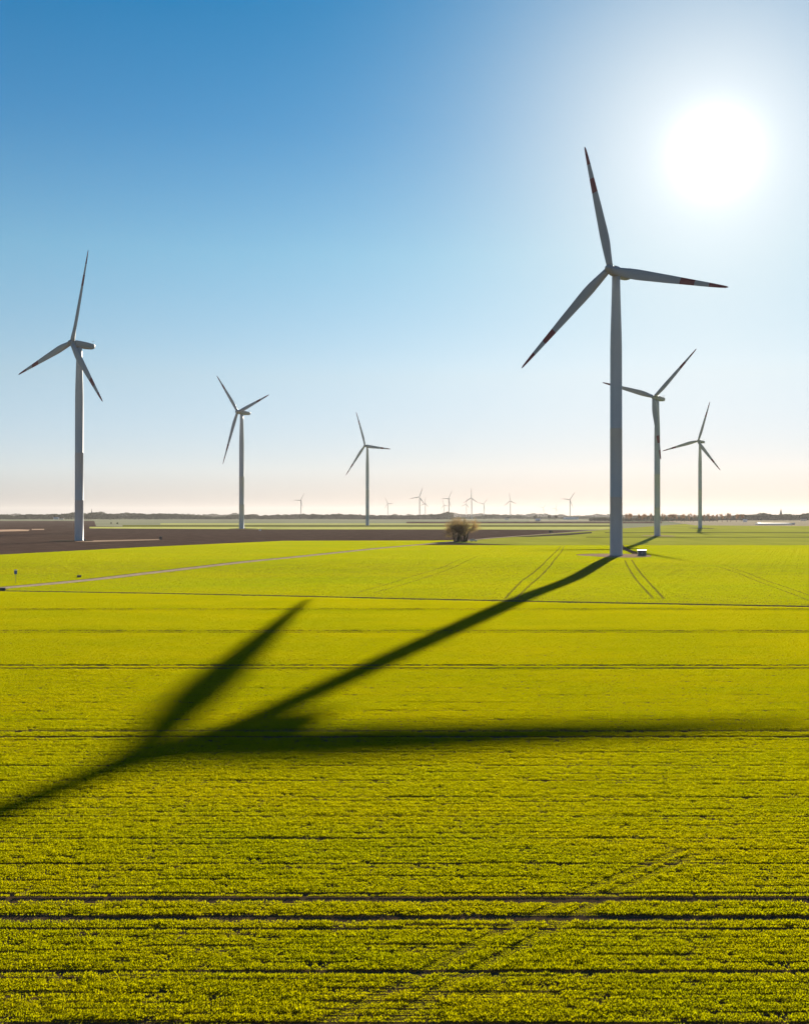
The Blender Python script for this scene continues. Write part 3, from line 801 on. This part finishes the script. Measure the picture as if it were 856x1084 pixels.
def house(px, py, w, d, h, wall, roof, label, rz=0.0, name='house', cat='house', wins=3):
    g = GV(px, py); o = empty(name, (g.x, g.y, -.3), rz, label, cat)
    bm = bmesh.new(); box(bm, -w / 2, w / 2, -d / 2, d / 2, 0, h); part('wall', bm, wall, o)
    r = d * .38; e = .5
    bm = bmesh.new(); vs = [bm.verts.new(p) for p in ((-w / 2 - e, -d / 2 - e, h), (w / 2 + e, -d / 2 - e, h), (w / 2 + e, d / 2 + e, h), (-w / 2 - e, d / 2 + e, h), (-w / 2 - e, 0, h + r), (w / 2 + e, 0, h + r))]
    for f in ((0, 1, 5, 4), (3, 4, 5, 2), (0, 4, 3), (1, 2, 5), (0, 3, 2, 1)): bm.faces.new([vs[i] for i in f])
    part('roof', bm, roof, o)
    for k in range(wins):
        x = (k + .5) / wins * w - w / 2
        bm = bmesh.new(); box(bm, x - .6, x + .6, -d / 2 - .06, -d / 2 + .01, h * .35, h * .75); part('window', bm, M['glass'], o)
    return o
HS = [(60, 549.9, 22, 9, 5, 'render_wall', 'white_sheet', 'long pale farmhouse in front of the woods left of the leftmost turbine'),
      (66, 549.9, 14, 9, 5, 'render_wall', 'roof_tile', 'small pale house right of the long pale farmhouse at the left'),
      (788, 552.6, 9, 7, 4, 'white_sheet', 'white_sheet', 'small white building in the field left of the long white greenhouse'),
      (536, 550.0, 16, 9, 5, 'render_wall', 'slate', 'pale house on the horizon below the tiny turbine midway along'),
      (569, 551.6, 14, 8, 4, 'render_wall', 'white_sheet', 'small bright house at the left end of the pale strip on the horizon'),
      (850, 551.4, 16, 9, 5, 'render_wall', 'slate', 'pale house right of the church at the right edge'),
      (604, 549.9, 60, 12, 4, 'render_wall', 'white_sheet', 'long low pale shed on the horizon left of the tallest tower'),
      (839, 555.4, 4, 3, 2, 'render_wall', 'white_sheet', 'tiny bright shed in the field just right of the long white greenhouse')]
for i, (x, y, w, d, h, wl, rf, lab) in enumerate(HS):
    house(x, y, w, d, h, M[wl], M[rf], lab, R(8 if i % 2 else -12))
# long white greenhouse: three spans under polythene
g = GV(818, 555.6)
o = empty('greenhouse', (g.x, g.y, -.1), R(-6), 'long low bright white greenhouse in the field below the church spire', 'greenhouse')
for s in range(3):
    bm = bmesh.new(); y = (s - 1) * 7.2
    for x0_, x1_ in ((-27.5, 27.5),):
        rings = [[Vector((x, y + 3.55 * math.cos(math.pi * k / 12), 1.2 + 1.9 * math.sin(math.pi * k / 12))) for k in range(13)] + [Vector((x, y - 3.55, 0)), Vector((x, y + 3.55, 0))] for x in np.linspace(x0_, x1_, 12)]
        loft(bm, rings)
    part('tunnel', bm, M['polythene'], o)
bm = bmesh.new(); box(bm, -27.9, -27.55, -1, 1, 0, 2.2); part('door', bm, M['grey_box'], o)

# ------------------------------------------------------------------ haze
bm = bmesh.new(); box(bm, -BIG - 500, BIG + 500, -800, BIG + 500, -1.4, 206)
o = link('haze', bm, [])
m, nt, out = newmat('haze_air')
v = N(nt, 'ShaderNodeVolumePrincipled'); v.inputs['Color'].default_value = (.66, .64, .64, 1)
v.inputs['Density'].default_value = HAZE = 2.3e-5; v.inputs['Anisotropy'].default_value = .35
nt.links.new(v.outputs[0], out.inputs['Volume']); o.data.materials.append(m); o['kind'] = 'stuff'
tag(o, 'thin pale air haze over the far fields', 'haze')

# ------------------------------------------------------------------ light and sky
EL, AZ = 16.35, 14.75
sd = Vector((math.sin(R(AZ)) * math.cos(R(EL)), math.cos(R(AZ)) * math.cos(R(EL)), math.sin(R(EL))))
sun = bpy.data.lights.new('sun', 'SUN'); sun.energy = 5.0; sun.angle = R(.42); sun.color = (1, .90, .74)
so = bpy.data.objects.new('sun', sun); C.objects.link(so); so.rotation_euler = sd.to_track_quat('Z', 'Y').to_euler()
w = bpy.data.worlds.new('World'); SC.world = w; w.use_nodes = True; nt = w.node_tree; nt.nodes.clear()
out = N(nt, 'ShaderNodeOutputWorld'); bg = N(nt, 'ShaderNodeBackground')
sky = N(nt, 'ShaderNodeTexSky'); sky.sky_type = 'NISHITA'; sky.sun_disc = False
sky.sun_elevation = R(EL); sky.sun_rotation = R(AZ); sky.air_density = 1.0; sky.dust_density = .1; sky.ozone_density = 4.0; sky.altitude = 0
bg.inputs['Strength'].default_value = .05
tc = N(nt, 'ShaderNodeTexCoord')
# sky colour and aureole: forward scattering round the sun in slightly hazy air
sp = N(nt, 'ShaderNodeSeparateXYZ'); nt.links.new(tc.outputs['Generated'], sp.inputs[0])
cr = N(nt, 'ShaderNodeValToRGB'); nt.links.new(sp.outputs[2], cr.inputs[0])
els = cr.color_ramp.elements
els[0].position = 0.0; els[0].color = (.44, .46, .70, 1)
els[1].position = .5; els[1].color = (.10, .55, .75, 1)
for p_, c_ in ((.04, (.84, .76, .90)), (.121, (1.0, .86, .78)), (.224, (.78, .93, .82)), (.324, (.36, .74, .80)), (.41, (.13, .67, .80))):
    e = els.new(p_); e.color = (*c_, 1)
mu = N(nt, 'ShaderNodeVectorMath', operation='MULTIPLY'); nt.links.new(sky.outputs[0], mu.inputs[0]); nt.links.new(cr.outputs[0], mu.inputs[1])
# towards the sun the air is whiter, and the glare at the horizon is softened
dt = N(nt, 'ShaderNodeVectorMath', operation='DOT_PRODUCT'); nt.links.new(tc.outputs['Generated'], dt.inputs[0])
sd2 = Vector((math.sin(R(15.3)) * math.cos(R(17.2)), math.cos(R(15.3)) * math.cos(R(17.2)), math.sin(R(17.2))))
dt.inputs[1].default_value = sd2
cl = N(nt, 'ShaderNodeMath', operation='MAXIMUM'); nt.links.new(dt.outputs['Value'], cl.inputs[0]); cl.inputs[1].default_value = 0
def powdot(e):
    q = N(nt, 'ShaderNodeMath', operation='POWER'); nt.links.new(cl.outputs[0], q.inputs[0]); q.inputs[1].default_value = e; return q.outputs[0]
hm = N(nt, 'ShaderNodeMapRange'); nt.links.new(sp.outputs[2], hm.inputs[0]); hm.inputs[1].default_value = 0; hm.inputs[2].default_value = .13; hm.inputs[3].default_value = -.45; hm.inputs[4].default_value = 0
hf = N(nt, 'ShaderNodeMath', operation='MULTIPLY_ADD'); nt.links.new(powdot(10), hf.inputs[0]); nt.links.new(hm.outputs[0], hf.inputs[1]); hf.inputs[2].default_value = 1
hs_ = N(nt, 'ShaderNodeVectorMath', operation='SCALE'); nt.links.new(mu.outputs[0], hs_.inputs[0]); nt.links.new(hf.outputs[0], hs_.inputs['Scale'])
wf = N(nt, 'ShaderNodeMath', operation='MULTIPLY'); nt.links.new(powdot(60), wf.inputs[0]); wf.inputs[1].default_value = .85
col = mixc(nt, wf.outputs[0], hs_.outputs[0], (5.0, 5.5, 5.75))
for pw, amp, tint in ((3000, 8, (1, .97, .93)), (500, 1.2, (1, .95, .91)), (130, 1.9, (1, .95, .90)), (35, .22, (1, .95, .9))):
    pn = N(nt, 'ShaderNodeMath', operation='POWER'); nt.links.new(cl.outputs[0], pn.inputs[0]); pn.inputs[1].default_value = pw
    am = N(nt, 'ShaderNodeVectorMath', operation='SCALE'); am.inputs[0].default_value = tuple(x * amp for x in tint); nt.links.new(pn.outputs[0], am.inputs['Scale'])
    ad = N(nt, 'ShaderNodeVectorMath', operation='ADD'); nt.links.new(col, ad.inputs[0]); nt.links.new(am.outputs[0], ad.inputs[1]); col = ad.outputs[0]
nt.links.new(col, bg.inputs['Color']); nt.links.new(bg.outputs[0], out.inputs[0])

# ------------------------------------------------------------------ camera
cam = bpy.data.cameras.new('camera'); co = bpy.data.objects.new('camera', cam); C.objects.link(co)
co.location = (0, 0, CAMH); cam.sensor_fit = 'VERTICAL'; cam.sensor_height = 24; cam.lens = 24 * F / 1084
co.rotation_euler = (R(90) + math.atan((YH - 542) / F), 0, 0)
cam.clip_start = .5; cam.clip_end = 60000
SC.camera = co
vs = SC.view_settings; vs.view_transform = 'Standard'; vs.look = 'None'; vs.gamma = 1; vs.use_curve_mapping = False; vs.exposure = 1.3
SC.cycles.max_bounces = 6; SC.cycles.volume_bounces = 0; SC.cycles.transmission_bounces = 4; SC.cycles.diffuse_bounces = 3
for ob in bpy.data.objects:
    if '_k' in ob.keys(): del ob['_k']
